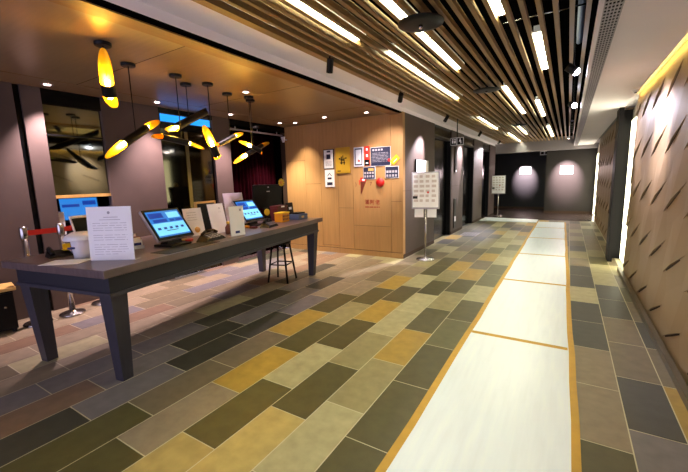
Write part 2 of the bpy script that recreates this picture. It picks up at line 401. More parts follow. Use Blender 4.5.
S('floor_alcove', MB().box((-6.65, 4.9, -.1), (-5.6, 6.5, -.001)).box((-6.3, 2.0, -.1), (-5.6, 2.67, -.001)), 'dark_floor')
bc = tag(MB().bbox((LW - .68, 2.005, .90), (LW - .005, 2.665, .95)).build('back_counter', 'black'), 'dark shelf counter inside the mirrored alcove behind the rope posts', 'counter')
tr = thing('display_panel', 'blue glowing display panel above the dark mirrored doors', 'display', (LW - .03, 4.01, 2.63))
MB().box((-.02, -.50, -.065), (.0, .50, .068)).build('casing', 'black', tr)
MB().box((.0, -.47, -.055), (.006, .47, .06)).build('screen', 'transom', tr)

# curtain
cb = MB(); n = 90; vs = []
for i in range(n + 1):
    y = 4.93 + 1.5 * i / n; x = -5.86 + .035 * math.sin(i * 1.05) + .012 * math.sin(i * .37)
    vs += [(x, y, .03), (x, y, 2.58), (x - .006, y, 2.58), (x - .006, y, .03)]
fs = []
for i in range(n):
    o = 4 * i
    fs += [(o, o + 4, o + 5, o + 1), (o + 1, o + 5, o + 6, o + 2), (o + 2, o + 6, o + 7, o + 3), (o + 3, o + 7, o + 4, o)]
fs += [(0, 1, 2, 3), (4 * n, 4 * n + 3, 4 * n + 2, 4 * n + 1)]
tag(cb.add(vs, fs, 0, True).build('curtain', 'curtain'), 'dark maroon curtain filling the opening behind the counter', 'curtain')
tr = thing('curtain_track', 'thin pale curtain track across the top of the dark opening', 'curtain track', (-5.62, 5.7, 2.60))
MB().box((-.015, -.78, -.01), (.015, .78, .02)).build('rail', 'silver', tr)
for yy in (-.6, 0, .6): MB().box((-.006, yy, .02), (.006, yy + .02, .10)).build('bracket', 'silver', tr)

# ------------------------------------------------------------------ protective sheets and tape
ys = [-.72, 1.43, 3.60, 5.77, 7.88, 10.05, 12.1, 13.65]
names = ['white floor sheet at the bottom edge of the picture, nearest of the row', 'largest white floor sheet, nearest whole one of the taped row', 'second whole white floor sheet in the taped row',
         'third white floor sheet beside the base of the dark pillar', 'fourth white floor sheet in the taped row', 'fifth white floor sheet, toward the dark end', 'last white floor sheet, meeting the sideways sheet by the lifts']
def xl(y): return -.755 - .003 * y
def xr(y): return .135 - .0118 * y
for i, (a, b) in enumerate(zip(ys, ys[1:])):
    a2, b2 = a + .004, b - .004
    mb = MB().hexa([(xl(a2), a2, .001), (xr(a2), a2, .001), (xr(b2), b2, .001), (xl(b2), b2, .001)], [(xl(a2), a2, .006), (xr(a2), a2, .006), (xr(b2), b2, .006), (xl(b2), b2, .006)])
    tag(mb.build('floor_sheet', 'sheet'), names[i], 'floor sheet', 'white floor protection sheets')
tag(MB().hexa([(-2.62, 13.35, .001), (-.82, 13.35, .001), (-.82, 14.15, .001), (-2.62, 14.5, .001)], [(-2.62, 13.35, .02), (-.82, 13.35, .02), (-.82, 14.15, .02), (-2.62, 14.5, .02)]).build('floor_sheet', 'sheet'),
    'white sheet laid sideways across the floor to the last lift', 'floor sheet', 'white floor protection sheets')
def tape(pts0, pts1, lab):
    n = len(pts0); vs = []
    for (a, b) in zip(pts0, pts1):
        vs += [(a[0], a[1], .0062), (b[0], b[1], .0062), (b[0], b[1], .0078), (a[0], a[1], .0078)]
    fs = []
    for i in range(n - 1):
        o = 4 * i
        for k in range(4): fs.append((o + k, o + (k + 1) % 4, o + 4 + (k + 1) % 4, o + 4 + k))
    fs += [(0, 1, 2, 3), (4 * n - 4, 4 * n - 1, 4 * n - 2, 4 * n - 3)]
    tag(MB().add(vs, fs).build('tape', 'tape'), lab, 'tape', 'yellow floor tape')
yy = [ys[1] + .05 + (13.6 - ys[1]) * i / 24 for i in range(25)]
wob = [R.uniform(-.006, .006) for _ in yy]
tape([(xl(y) - .032 + w_, y) for y, w_ in zip(yy, wob)], [(xl(y) + .018 + w_, y) for y, w_ in zip(yy, wob)], 'long yellow tape along the lobby side of the white sheets')
tape([(xr(y) - .012 + w_, y) for y, w_ in zip(yy, wob[::-1])], [(xr(y) + .034 + w_, y) for y, w_ in zip(yy, wob[::-1])], 'long yellow tape along the textured-wall side of the white sheets')
tl = ['short yellow tape across the joint ahead of the nearest whole white sheet', 'short yellow tape across the second joint of the white sheets', 'short yellow tape across the third joint of the white sheets',
      'short yellow tape across the fourth joint of the white sheets', 'short yellow tape across the farthest joint of the white sheets']
for y, lab in zip(ys[2:7], tl):
    mb = MB().box((xl(y) + .02, y - .028, .0063), (xr(y) - .014, y + .028, .0075)); tag(mb.build('tape', 'tape'), lab, 'tape', 'yellow floor tape')
# floor drain plate near lifts
t = thing('floor_grate', 'pale slotted plate on the floor tiles in front of the lifts', 'grate', (-2.22, 10.1, .001))
gm = MB()
for i in range(6): gm.box((-.2 + .075 * i, -.28, 0), (-.165 + .075 * i, .28, .006))
for yy in (-.30, 0, .28): gm.box((-.2, yy, 0), (.21, yy + .03, .005))
gm.build('grating', 'silver', t)

# ------------------------------------------------------------------ reception table
TH = .168; TO = Vector((-2.831, 1.237, 0)); L_, W_, TZ = 3.713, 1.303, .952
U = Vector((-math.sin(TH), math.cos(TH), 0)); V = Vector((-math.cos(TH), -math.sin(TH), 0)); TR = math.pi / 2 + TH
def tp(a, b, z=TZ): p = TO + U * a + V * b; return (p.x, p.y, z)
t = thing('reception_table', 'long dark wooden reception table with thick tapered legs', 'table', tp(0, 0, 0), TR)
MB().bbox((0, 0, TZ - .062), (L_, W_, TZ), .006).build('tabletop', 'tabletop', t)
ap = MB(); z0, z1 = .755, TZ - .062
for a, b in (((.07, .06), (L_ - .07, .095)), ((.07, W_ - .095), (L_ - .07, W_ - .06)), ((.07, .095), (.105, W_ - .095)), ((L_ - .105, .095), (L_ - .07, W_ - .095))):
    ap.box((*a, z0), (*b, z1))
ap.build('apron', 'apron', t)
ap = MB()
for a, b in (((.06, .05), (L_ - .06, .10)), ((.06, W_ - .10), (L_ - .06, W_ - .05)), ((.06, .10), (.11, W_ - .10)), ((L_ - .11, .10), (L_ - .06, W_ - .10))): ap.box((*a, .725), (*b, .755))
ap.build('apron_moulding', 'tableleg', t)
for sx in (0, 1):
    for sb in (0, 1):
        top = [.075, .065, .21, .20]; bot = [.121, .113, .121 + .088, .113 + .088]
        def fl_(r): 
            x0, y0, x1, y1 = r
            if sx: x0, x1 = L_ - x1, L_ - x0
            if sb: y0, y1 = W_ - y1, W_ - y0
            return x0, y0, x1, y1
        a = fl_(bot); b = fl_(top)
        MB().hexa([(a[0], a[1], 0), (a[2], a[1], 0), (a[2], a[3], 0), (a[0], a[3], 0)], [(b[0], b[1], .725), (b[2], b[1], .725), (b[2], b[3], .725), (b[0], b[3], .725)]).build('leg', 'tableleg', t)

# stool
def stool(c, rz):
    t = thing('stool', 'black metal stool tucked under the far end of the table', 'stool', c, rz)
    MB().lathe([(.0, .60), (.15, .60), (.16, .61), (.16, .632), (.15, .64), (0, .64)]).build('seat', 'black_metal', t)
    fb = .165; ft = .10
    for sx in (-1, 1):
        for s in (-1, 1): MB().tube((sx * fb, s * fb, 0), (sx * ft, s * ft, .605), .015, n=10).build('leg', 'black_metal', t)
    f = lambda z: fb + (ft - fb) * z / .6
    q = f(.28); p = [(-q, -q, .28), (q, -q, .28), (q, q, .28), (-q, q, .28), (-q, -q, .28)]
    MB().path(p, .010).build('footrest', 'black_metal', t)
stool(tp(3.12, .47, 0), TR + .1)

# ---- things on the table
def text_bars(mb, w, h, rows, x0, z0, y, seed, mi=0, th=.0045, skip=()):
    rr = random.Random(seed)
    for i in range(rows):
        if i in skip: continue
        z = z0 - h * i / rows; x = x0; end = x0 + w * (1 if rr.random() < .75 else rr.uniform(.4, .9))
        while x < end:
            l = min(rr.uniform(.02, .07) * w / .2, end - x)
            mb.box((x, y - .0006, z - th), (x + l, y, z), mi); x += l + .008 * w / .2
    return mb
def tilt_of(a): return Matrix.Rotation(-a, 4, 'X')
def sign(a, b, rz, w, h, lean, name, lab, cat='sign', rows=14, style=0, foot=True):
    """upright sheet in a clear stand; local x = width, faces -y"""
    t = thing(name, lab, cat, tp(a, b), rz)
    mt = tilt_of(lean)
    MB().box((-w / 2, 0, .003), (w / 2, .004, h)).xform(mt).build('stand', 'acrylic', t)
    back = h * math.sin(lean) + .03
    if foot: MB().box((-w / 2, .001, 0), (w / 2, .075, .003)).build('foot', 'acrylic', t)
    MB().box((-w / 2 + .002, -.0018, .006), (w / 2 - .002, -.0002, h - .002)).xform(mt).build('paper', 'paper', t)
    pb = MB()
    if style == 0:
        pb.lathe([(0, 0), (.012, 0), (.012, .0006), (0, .0006)], n=14).xform(Matrix.Translation((0, -.0019, h * .89)) @ Matrix.Rotation(math.pi / 2, 4, 'X'))
        pb.box((-w * .12, -.0024, h * .80), (w * .2, -.0018, h * .81)); pb.box((-w * .22, -.0024, h * .755), (w * .25, -.0018, h * .763))
        text_bars(pb, w * .76, h * .62, rows, -w * .38, h * .70, -.0018, 3, th=.003, skip=(4, 8))
        pb.xform(mt).build('printed_text', 'print_', t)
    elif style == 1:
        text_bars(pb, w * .5, h * .35, 4, -w * .32, h * .85, -.0018, 5)
        build_each(pb.xform(mt), 'printed_line', 'print_', t)
        MB().lathe([(0, 0), (.035, 0), (.035, .0006), (0, .0006)], n=18).xform(mt @ Matrix.Translation((.02, -.0019, h * .22)) @ Matrix.Rotation(math.pi / 2, 4, 'X')).build('printed_picture', 'tan', t)
    elif style == 2:
        MB().lathe([(0, 0), (.010, 0), (.010, .0006), (0, .0006)], n=14).xform(mt @ Matrix.Translation((w * .22, -.0019, h * .84)) @ Matrix.Rotation(math.pi / 2, 4, 'X')).build('printed_mark', 'print_', t)
        text_bars(pb, w * .2, h * .06, 2, w * .12, h * .74, -.0018, 6, th=.002)
        build_each(pb.xform(mt), 'printed_line', 'print_', t)
    elif style == 3:
        pb.box((-w * .18, -.0024, h * .09), (w * .12, -.0018, h * .17)); pb.xform(mt).build('printed_logo', 'blue_print', t)
        MB().box((w * .2, -.0024, h * .83), (w * .32, -.0018, h * .9)).xform(mt).build('printed_mark', 'print_', t)
    return t
sign(.292, .305, TR - 1.21, .375, .445, .05, 'table_sign', 'large white printed notice standing on the near end of the table', rows=14)
sign(1.565, .63, TR - .26, .235, .335, .22, 'menu_holder', 'white menu card with a small food picture, leaning left of another card', style=1)
sign(1.83, .50, TR - .06, .255, .37, .20, 'menu_holder', 'white card leaning in front of the tan wooden frame', style=2)
sign(1.685, .125, TR - .22, .205, .345, .03, 'table_sign', 'small white card with a dark blue mark at the table front edge', style=3)
t = thing('wooden_frame', 'tan-edged wooden frame standing behind the two white cards', 'frame', tp(2.0, .86), TR - .05)
MB().box((-.17, 0, 0), (-.15, .03, .36)).box((.15, 0, 0), (.17, .03, .36)).box((-.17, 0, .36), (.17, .03, .385)).build('frame', 'tan', t)
MB().box((-.15, .01, 0), (.15, .02, .36)).build('board', 'black', t)

def pos(a, b, rz, lab, sd):
    t = thing('touchscreen', lab, 'touchscreen', tp(a, b), rz)
    MB().bbox((-.13, -.12, 0), (.13, .12, .022), .008).build('base', 'black', t)
    MB().hexa([(-.09, -.03, .02), (.09, -.03, .02), (.09, .07, .02), (-.09, .07, .02)], [(-.07, -.02, .16), (.07, -.02, .16), (.07, .06, .2), (-.07, .06, .2)]).build('neck', 'black', t)
    mt = Matrix.Translation((0, -.07, .075)) @ tilt_of(.62)
    h = .36; w_ = .45
    p = MB().bbox((-w_ / 2, 0, 0), (w_ / 2, .035, h), .01).xform(mt).build('panel', 'silver', t)
    MB().box((-w_ / 2 + .004, -.004, .004), (w_ / 2 - .004, .0, h - .004)).xform(mt).build('bezel', 'black', p)
    s = MB().box((-w_ / 2 + .03, -.006, .035), (w_ / 2 - .03, -.004, h - .03)).xform(mt).build('screen', 'screen', t)
    a_ = MB(); rr = random.Random(sd)
    a_.box((-.19, -.0068, .05), (.19, -.0061, .19)); a_.box((.03, -.0068, .24), (.18, -.0061, .31))
    build_each(a_.xform(mt), 'screen_field', 'screen_hi', s)
    d_ = MB(); d_.box((-.18, -.0068, .25), (-.02, -.0061, .31)); d_.box((-.16, -.0068, .2), (.0, -.0061, .235)); d_.box((.03, -.0068, .2), (.09, -.0061, .225)); d_.box((.10, -.0068, .2), (.19, -.0061, .225))
    for i in range(5): d_.box((-.16 + .07 * i, -.0075, .115), (-.125 + .07 * i, -.0069, .14))
    build_each(d_.xform(mt), 'screen_icon', 'screen_dk', s)
pos(1.0, .40, TR, 'tilted blue touchscreen on the table, nearest the large white notice', 1)
pos(2.55, .56, TR, 'tilted blue touchscreen farther along, beside the black monitor', 2)

# black counter mat with keyboard under first touchscreen
t = thing('counter_mat', 'dark flat mat on the table in front of the nearest touchscreen', 'mat', tp(.93, .14), TR)
MB().bbox((-.32, -.10, 0), (.35, .12, .003), .0015).build('mat', 'black', t)
# handset / card reader
def reader(a, b, rz, lab, s=1.):
    t = thing('card_terminal', lab, 'card terminal', tp(a, b), rz)
    MB().hexa([(-.16 * s, -.06, 0), (.16 * s, -.06, 0), (.16 * s, .08, 0), (-.16 * s, .08, 0)], [(-.13 * s, -.05, .03), (.13 * s, -.05, .03), (.10 * s, .06, .075), (-.10 * s, .06, .075)]).build('body', 'black', t)
    MB().path([(-.12 * s, .03, .075), (-.06 * s, .03, .1), (.06 * s, .03, .1), (.12 * s, .03, .075)], .016).build('handset', 'black', t)
    k = MB()
    for i in range(4):
        for j in range(3): k.box((-.08 + .045 * i, -.045 + .025 * j, .032 + .011 * j), (-.05 + .045 * i, -.03 + .025 * j, .04 + .011 * j))
    k.build('keypad', 'silver', t)
reader(1.36, .22, TR + .05, 'black desk telephone in front of the leaning menu cards')
reader(2.48, .22, TR + .1, 'black card terminal beside the yellow sticker, below the second touchscreen', .9)
# business cards holder
t = thing('card_holder', 'small clear holder of cards between the notice and nearest touchscreen', 'card holder', tp(.72, .62), TR - .4)
MB().box((-.09, -.05, 0), (.09, .05, .012)).box((-.09, .04, .012), (.09, .05, .10)).box((-.09, -.05, .012), (.09, -.044, .035)).build('tray', 'acrylic', t)
MB().box((-.08, -.03, .012), (.08, .0, .085)).box((-.075, .005, .012), (.075, .035, .105)).build('cards', 'paper', t)
MB().box((-.07, -.0312, .035), (.07, -.0302, .06)).build('printed_band', 'blue_print', t)
t = thing('card_box', 'brown box of leaflets behind the small clear card holder', 'box', tp(.80, .78), TR - .2)
MB().box((-.09, -.04, 0), (.09, .04, .10)).build('body', 'brown', t); MB().box((-.07, -.02, .1), (.07, .02, .125)).build('leaflet', 'paper', t)
# odds near POS: yellow/red sachets
for i, (a, b, c, lab) in enumerate(((1.19, .47, 'tan', 'tan packet lying beside the base of the nearest touchscreen'), (1.215, .40, 'red', 'small red packet beside the base of the nearest touchscreen'), (2.34, .50, 'orange', 'orange packet at the base of the second touchscreen'), (2.30, .36, 'darkred', 'dark red packet in front of the second touchscreen'))):
    o = MB().bbox((-.05, -.03, 0), (.05, .03, .028), .01).build('packet', c); o.location = tp(a, b, TZ + .0005 ); o.rotation_euler = (0, 0, TR + .5 * i)
    tag(o, lab, 'packet')
# brown bottle
t = thing('sauce_bottle', 'small brown bottle standing left of the small white card', 'bottle', tp(1.80, .36), TR)
MB().lathe([(.0, 0), (.036, 0), (.038, .01), (.038, .08), (.018, .11), (.016, .125)]).build('body', 'brown', t)
MB().lathe([(.019, .122), (.019, .15), (0, .15)]).build('cap', 'gold_plaque', t)
# white tub with lid
t = thing('hand_tub', 'white tub with a wide brimmed lid beside the large white notice', 'tub', tp(.315, .70), TR)
MB().lathe([(0, 0), (.072, 0), (.085, .15), (.09, .17)], n=32).build('body', 'white_plastic', t)
MB().lathe([(.09, .165), (.132, .160), (.135, .168), (.115, .20), (.07, .225), (0, .23)], n=32).build('lid', 'white_plastic', t)
MB().box((-.115, -.02, .09), (-.078, .02, .105)).build('printed_mark', 'blue_print', t)
# flat papers
o = MB().box((-.15, -.10, 0), (.15, .10, .003)).build('paper_sheet', 'paper'); o.location = tp(.13, .64, TZ + .0005); o.rotation_euler = (0, 0, TR - 1.1)
tag(o, 'loose white sheets lying flat at the near corner of the table', 'paper')
# phone with yellow note behind tub
t = thing('desk_phone', 'black desk phone with a yellow-green note behind the white tub', 'phone', tp(.29, 1.0), TR - .3)
MB().hexa([(-.09, -.08, 0), (.09, -.08, 0), (.09, .08, 0), (-.09, .08, 0)], [(-.08, -.07, .02), (.08, -.07, .02), (.08, .07, .05), (-.08, .07, .05)]).build('body', 'black', t)
MB().path([(-.06, -.065, .03), (-.06, -.04, .055), (-.06, .04, .075), (-.06, .065, .06)], .017).build('handset', 'black', t)
MB().box((.03, -.03, .048), (.12, .05, .052)).box((.04, .05, .04), (.10, .052, .10)).build('note', 'yellow', t)
# tablet seen behind the notice
t = thing('tablet', 'small white-edged tablet partly hidden behind the large notice', 'tablet', tp(.60, 1.04), TR + .15)
mt = tilt_of(.25)
MB().bbox((-.11, 0, .02), (.11, .012, .35), .006).xform(mt).build('frame', 'white_plastic', t)
MB().box((-.095, -.002, .04), (.095, .0, .325)).xform(mt).build('screen', 'black_glass', t)
MB().box((-.09, .0, 0), (.09, .13, .02)).build('stand', 'white_plastic', t)
# open laptop / pale lid
t = thing('laptop', 'laptop with pale lilac lid raised behind the small white card', 'laptop', tp(2.76, .98), TR - .25)
mt = Matrix.Translation((0, 0, .02)) @ tilt_of(.18)
MB().bbox((-.175, 0, .0), (.175, .012, .45), .006).xform(mt).build('lid', 'lilac', t)
MB().bbox((-.175, .012, 0), (.175, .25, .02), .006).build('keyboard_base', 'silver', t)
# black monitor
t = thing('monitor', 'large black monitor seen from behind near the far table end', 'monitor', tp(3.58, .98), TR - .45)
MB().bbox((-.13, -.10, 0), (.13, .12, .02), .006).build('base', 'black', t)
MB().box((-.03, .0, .02), (.03, .04, .25)).build('neck', 'black', t)
mt = Matrix.Translation((0, -.01, .17)) @ Matrix.Rotation(.12, 4, 'X')
MB().bbox((-.28, 0, 0), (.28, .045, .40), .012).xform(mt).build('panel', 'black', t)
build_each(MB().box((-.03, -.002, .28), (.03, 0, .295)).box((-.012, -.002, .35), (.012, 0, .37)).xform(mt), 'printed_logo', 'print_', t)
# sunflower
t = thing('artificial_flower', 'yellow artificial flower sticking up behind the black monitor', 'flower', tp(3.60, .72), TR - .3)
MB().path([(0, 0, 0), (.01, .0, .3), (.02, 0, .585)], .006).build('stem', 'black', t)
MB().lathe([(0, 0), (.05, 0), (.055, .03), (0, .03)]).build('base', 'black', t)
pm = MB()
for i in range(9):
    an = 2 * math.pi * i / 9; c_, s_ = math.cos(an), math.sin(an)
    pm.hexa([(.02 + c_ * .02 - s_ * .012, 0, .6 + s_ * .02 + c_ * .012), (.02 + c_ * .02 + s_ * .012, 0, .6 + s_ * .02 - c_ * .012), (.02 + c_ * .062 + s_ * .016, -.012, .6 + s_ * .062 - c_ * .016), (.02 + c_ * .062 - s_ * .016, -.012, .6 + s_ * .062 + c_ * .016)],
            [(.02 + c_ * .02 - s_ * .012, .006, .6 + s_ * .02 + c_ * .012), (.02 + c_ * .02 + s_ * .012, .006, .6 + s_ * .02 - c_ * .012), (.02 + c_ * .062 + s_ * .016, -.006, .6 + s_ * .062 - c_ * .016), (.02 + c_ * .062 - s_ * .016, -.006, .6 + s_ * .062 + c_ * .016)])
pm.build('petals', 'yellow', t)
MB().tube((.02, -.012, .6), (.02, .01, .6), .026).build('flower_centre', 'orange', t)
# yellow disc sticker stand
t = thing('counter_badge', 'round yellow badge on a small black stand by the touchscreen', 'badge', tp(3.02, .62), TR - .25)
MB().box((-.06, -.02, 0), (.06, .03, .09)).box((-.05, .01, .09), (.05, .02, .22)).build('stand', 'black', t)
MB().tube((0, .008, .15), (0, -.004, .15), .052, n=24).build('badge', 'yellow', t)
# yellow tin with sticks
t = thing('sweet_tin', 'orange-yellow patterned tin on the far half of the table', 'tin', tp(3.06, .38), TR)
MB().bbox((-.105, -.07, 0), (.105, .07, .13), .01).build('body', 'orange', t)
MB().bbox((-.11, -.075, .13), (.11, .075, .15), .006).build('lid', 'yellow', t)
pt = MB()
for i in range(5):
    for j in range(2): pt.box((-.085 + .04 * i, -.0712, .03 + .045 * j), (-.065 + .04 * i, -.0702, .06 + .045 * j))
pt.build('printed_pattern', 'darkred', t)
t = thing('gift_box', 'dark red box stacked behind the orange-yellow tin', 'box', tp(3.30, .58), TR)
MB().bbox((-.15, -.07, 0), (.15, .07, .20), .004).build('body', 'darkred', t)
MB().bbox((-.155, -.075, .2), (.155, .075, .235), .004).build('lid', 'darkred', t)
MB().box((-.05, -.0765, .205), (.05, -.0755, .23)).build('printed_label', 'paper', t)
t = thing('pen_pot', 'black pot of pale pens in front of the black monitor', 'pen pot', tp(2.93, .82), TR)
MB().lathe([(0, 0), (.04, 0), (.045, .11), (.038, .11), (.036, .01), (0, .01)]).build('pot', 'black', t)
for dx, dy, lx in ((-.02, 0, -.03), (.015, .01, .04), (.0, -.015, .01)): MB().tube((dx * .8, dy, .012), (dx + lx, dy, .24), .006, n=8).build('pen', 'tan', t)
t = thing('receipt_printer', 'blue-grey printer at the far corner of the table', 'printer', tp(3.44, .30), TR - .1)
MB().bbox((-.13, -.09, 0), (.13, .10, .09), .012).build('body', 'slate', t)
MB().bbox((-.10, -.06, .09), (.10, .08, .115), .01).build('cover', 'black', t)
MB().box((-.05, -.0912, .03), (.02, -.0902, .06)).build('printed_label', 'tan', t)
t = thing('card_reader', 'upright black card reader with white label behind the printer', 'card reader', tp(3.56, .50), TR - .15)
MB().bbox((-.08, -.04, 0), (.08, .05, .06), .006).build('base', 'black', t)
MB().bbox((-.075, 0, .05), (.075, .04, .265), .008).xform(tilt_of(.12)).build('body', 'black', t)
MB().box((-.04, -.0025, .15), (.03, -.0003, .19)).xform(tilt_of(.12)).build('printed_label', 'paper', t)

# ------------------------------------------------------------------ back counter items in alcove
t = thing('monitor', 'monitor with blue screen in the mirrored alcove behind the table', 'monitor', (LW - .22, 2.34, .95), math.pi / 2 - .1)
MB().bbox((-.10, -.08, 0), (.10, .08, .015), .004).build('base', 'black', t); MB().box((-.02, 0, .015), (.02, .03, .2)).build('neck', 'black', t)
mt = Matrix.Translation((0, -.02, .15)) @ tilt_of(.15)
MB().bbox((-.24, 0, 0), (.24, .03, .34), .008).xform(mt).build('panel', 'black', t)
s = MB().box((-.22, -.003, .03), (.22, 0, .32)).xform(mt).build('screen', 'screen', t)
build_each(MB().box((-.2, -.004, .2), (.0, -.0032, .24)).box((.04, -.004, .22), (.2, -.0032, .28)).xform(mt), 'screen_icon', 'screen_dk', s)
t = thing('file_box', 'pale box file beside the alcove monitor', 'box file', (LW - .20, 2.055, .95), math.pi / 2)
MB().bbox((-.035, -.12, 0), (.035, .12, .30), .004).build('body', 'white_plastic', t)
MB().box((-.02, -.121, .05), (.02, -.1202, .12)).build('printed_label', 'print_', t)

# ------------------------------------------------------------------ rope posts
posts = [(-5.2, 1.52), (-5.2, 1.87), (-5.3, 2.27)]
plabs = ['chrome barrier post next to the low black cabinet', 'chrome barrier post between the two red belts', 'chrome barrier post mostly hidden by the near table leg and large white notice']
for i, ((x, y), lab) in enumerate(zip(posts, plabs)):
    t = thing('barrier_post', lab, 'barrier post', (x, y, 0), 0, 'queue barrier posts')
    MB().lathe([(.135, 0), (.14, .012), (.13, .022), (.05, .03), (.033, .06)], n=32).build('base', 'chrome', t)
    MB().tube((0, 0, .05), (0, 0, 1.03), .032, n=20).build('pole', 'chrome', t)
    MB().lathe([(.036, 1.0), (.04, 1.01), (.04, 1.125), (.032, 1.14), (0, 1.14)]).build('belt_head', 'chrome', t)
    if i < 2:
        nx, ny = posts[i + 1]
        dv = Vector((nx - x, ny - y, 0)); Ld = dv.length; an = math.atan2(dv.y, dv.x)
        mb = MB().box((.042, -.0015, 1.035), (Ld - .042, .0015, 1.095)).xform(Matrix.Rotation(an, 4, 'Z'))
        mb.build('belt', 'red_belt', t, 'red retractable belt')

# low cabinet at left edge
t = thing('low_cabinet', 'low black cabinet with a tan wooden top at the left edge', 'cabinet', (-5.17, .985, 0), -.17)
MB().box((-.30, -.23, .04), (.0, .34, .47)).build('body', 'black', t)
MB().bbox((-.32, -.25, .47), (.02, .37, .505), .006).build('top', 'tan', t)
MB().box((.0, -.22, .06), (.012, .015, .45)).build('door', 'black_metal', t); 
d = MB().box((.0, .025, .06), (.012, .33, .45)).build('door', 'black_metal', t); MB().tube((.012, .26, .3), (.03, .26, .3), .012).build('knob', 'chrome', d)
for a in (-.27, -.03):
    for b in (-.20, .31): MB().tube((a, b, 0), (a, b, .04), .02).build('foot', 'black', t)

# ------------------------------------------------------------------ pictures on the wood wall (face y = 6.5, looking toward -y)
def wallpic(name, lab, cat, x0, x1, z0, z1, frame, face, dep=.02, border=.015):
    t = thing(name, lab, cat, ((x0 + x1) / 2, 6.5, (z0 + z1) / 2))
    w_, h_ = (x1 - x0) / 2, (z1 - z0) / 2
    MB().bbox((-w_, -dep, -h_), (w_, -.0005, h_), .004).build('frame', frame, t)
    MB().box((-w_ + border, -dep - .0015, -h_ + border), (w_ - border, -dep, h_ - border)).build('print', face, t)
    return t, w_, h_, -dep - .0015
t, a, b, y = wallpic('certificate', 'white certificate in black frame left of the gold plaque', 'certificate', -4.492, -4.23, 1.805, 2.216, 'black', 'paper')
text_bars(MB(), a * 1.2, b * .5, 4, -a * .6, -b * .25, y, 3, th=.012).build('printed_text', 'print_', t); MB().box((-.05, y - .001, -.0), (.05, y, .1)).box((-.04, y - .001, .14), (.05, y, .175)).build('printed_emblem', 'navy', t)
t, a, b, y = wallpic('gold_plaque', 'large gold plaque with dark characters on the wood wall', 'plaque', -4.18, -3.834, 1.703, 2.231, 'gold_plaque', 'gold_plaque', .025, .01)
g_ = MB()
for (x0_, z0_, x1_, z1_) in ((-.09, .02, -.05, .05), (-.04, -.08, -.015, .08), (-.0, -.02, .02, .10), (.03, -.09, .05, .05), (.06, .03, .1, .055), (-.06, -.06, .06, -.04), (-.05, .0, .05, .02)): g_.box((x0_, y - .002, z0_), (x1_, y, z1_))
g_.build('characters', 'black', t); MB().box((-.13, y - .002, -.225), (-.05, y, -.205)).build('printed_text', 'black', t)
t, a, b, y = wallpic('certificate', 'white notice with house symbol under the black-framed certificate', 'notice', -4.474, -4.231, 1.423, 1.79, 'white_plastic', 'paper', .012, .006)
MB().add([(-.06, y - .001, .05), (0, y - .001, .12), (.06, y - .001, .05), (.045, y - .001, .05), (0, y - .001, .10), (-.045, y - .001, .05), (-.06, y, .05), (0, y, .12), (.06, y, .05), (.045, y, .05), (0, y, .10), (-.045, y, .05)],
         [(0, 1, 4, 5), (1, 2, 3, 4), (6, 7, 1, 0), (7, 8, 2, 1), (10, 11, 5, 4), (9, 10, 4, 3)]).box((-.05, y - .001, -.02), (.05, y, .02)).box((-.07, y - .001, -.14), (.07, y, -.08)).build('printed_symbol', 'navy', t)
t, a, b, y = wallpic('framed_notice', 'small notice in a white frame left of the red strip', 'notice', -3.741, -3.519, 1.825, 2.208, 'white_plastic', 'navy', .02, .025)
MB().box((-a + .045, y - .001, -b + .05), (a - .045, y, b - .05)).build('paper', 'paper', t); MB().tube((.01, y - .001, -.08), (.01, y - .003, -.08), .024).build('printed_seal', 'red', t)
t, a, b, y = wallpic('wall_strip', 'narrow vertical strip of red and black squares between notices', 'strip', -3.50, -3.382, 1.836, 2.214, 'red_belt', 'red_belt', .012, .003)
MB().box((-a + .002, y - .001, -b + .002), (a - .002, y, -.07)).build('black_square', 'black', t)
MB().box((-.02, y - .001, .1), (.02, y, .15)).box((-.02, y - .001, -.02), (.02, y, .03)).box((-.025, y - .002, -.15), (.025, y - .001, -.13)).build('printed_text', 'paper', t)
t, a, b, y = wallpic('notice_board', 'large navy board with lines of white text on the wood wall', 'board', -3.36, -2.928, 1.816, 2.181, 'white_plastic', 'navy', .015, .008)
m_ = MB()
for i, w0 in enumerate((.02, .02, .03, .02)): m_.box((-.17 + .06 * i, y - .001, .11), (-.13 + .06 * i, y, .145))
text_bars(m_, a * 1.6, b * 1.05, 7, -a * .82, .07, y, 8, th=.006); m_.build('printed_text', 'print_', t)
MB().tube((a - .03, y - .001, -.08), (a - .03, y - .004, -.08), .03).build('printed_seal', 'red', t)
t, a, b, y = wallpic('photo_board', 'small dark board of tiny pictures under the red and black strip', 'board', -3.533, -3.262, 1.565, 1.812, 'white_plastic', 'navy', .014, .008)
pm_ = MB()
for i in range(4): pm_.box((-.11 + .058 * i, y - .001, -.09), (-.075 + .058 * i, y, -.045)); pm_.box((-.11 + .058 * i, y - .001, -.02), (-.07 + .058 * i, y, .02))
build_each(pm_, 'picture', 'print_', t); MB().box((-.02, y - .001, .04), (.1, y, .09)).build('top_picture', 'tan', t)
t, a, b, y = wallpic('photo_board', 'small dark board of tiny pictures below the yellow card', 'board', -3.045, -2.763, 1.571, 1.80, 'white_plastic', 'navy', .014, .008)
pm_ = MB()
for i in range(4): pm_.box((-.115 + .06 * i, y - .001, -.085), (-.075 + .06 * i, y, -.04)); pm_.box((-.115 + .06 * i, y - .001, -.01), (-.07 + .06 * i, y, .035))
build_each(pm_, 'picture', 'print_', t)
t = thing('yellow_card', 'tilted yellow card at the corner of the wood wall', 'card', (-2.835, 6.5, 1.915))
MB().bbox((-.09, -.03, -.055), (.09, -.0205, .055), .002).xform(Matrix.Rotation(-.75, 4, 'Y')).build('card', 'yellow', t)
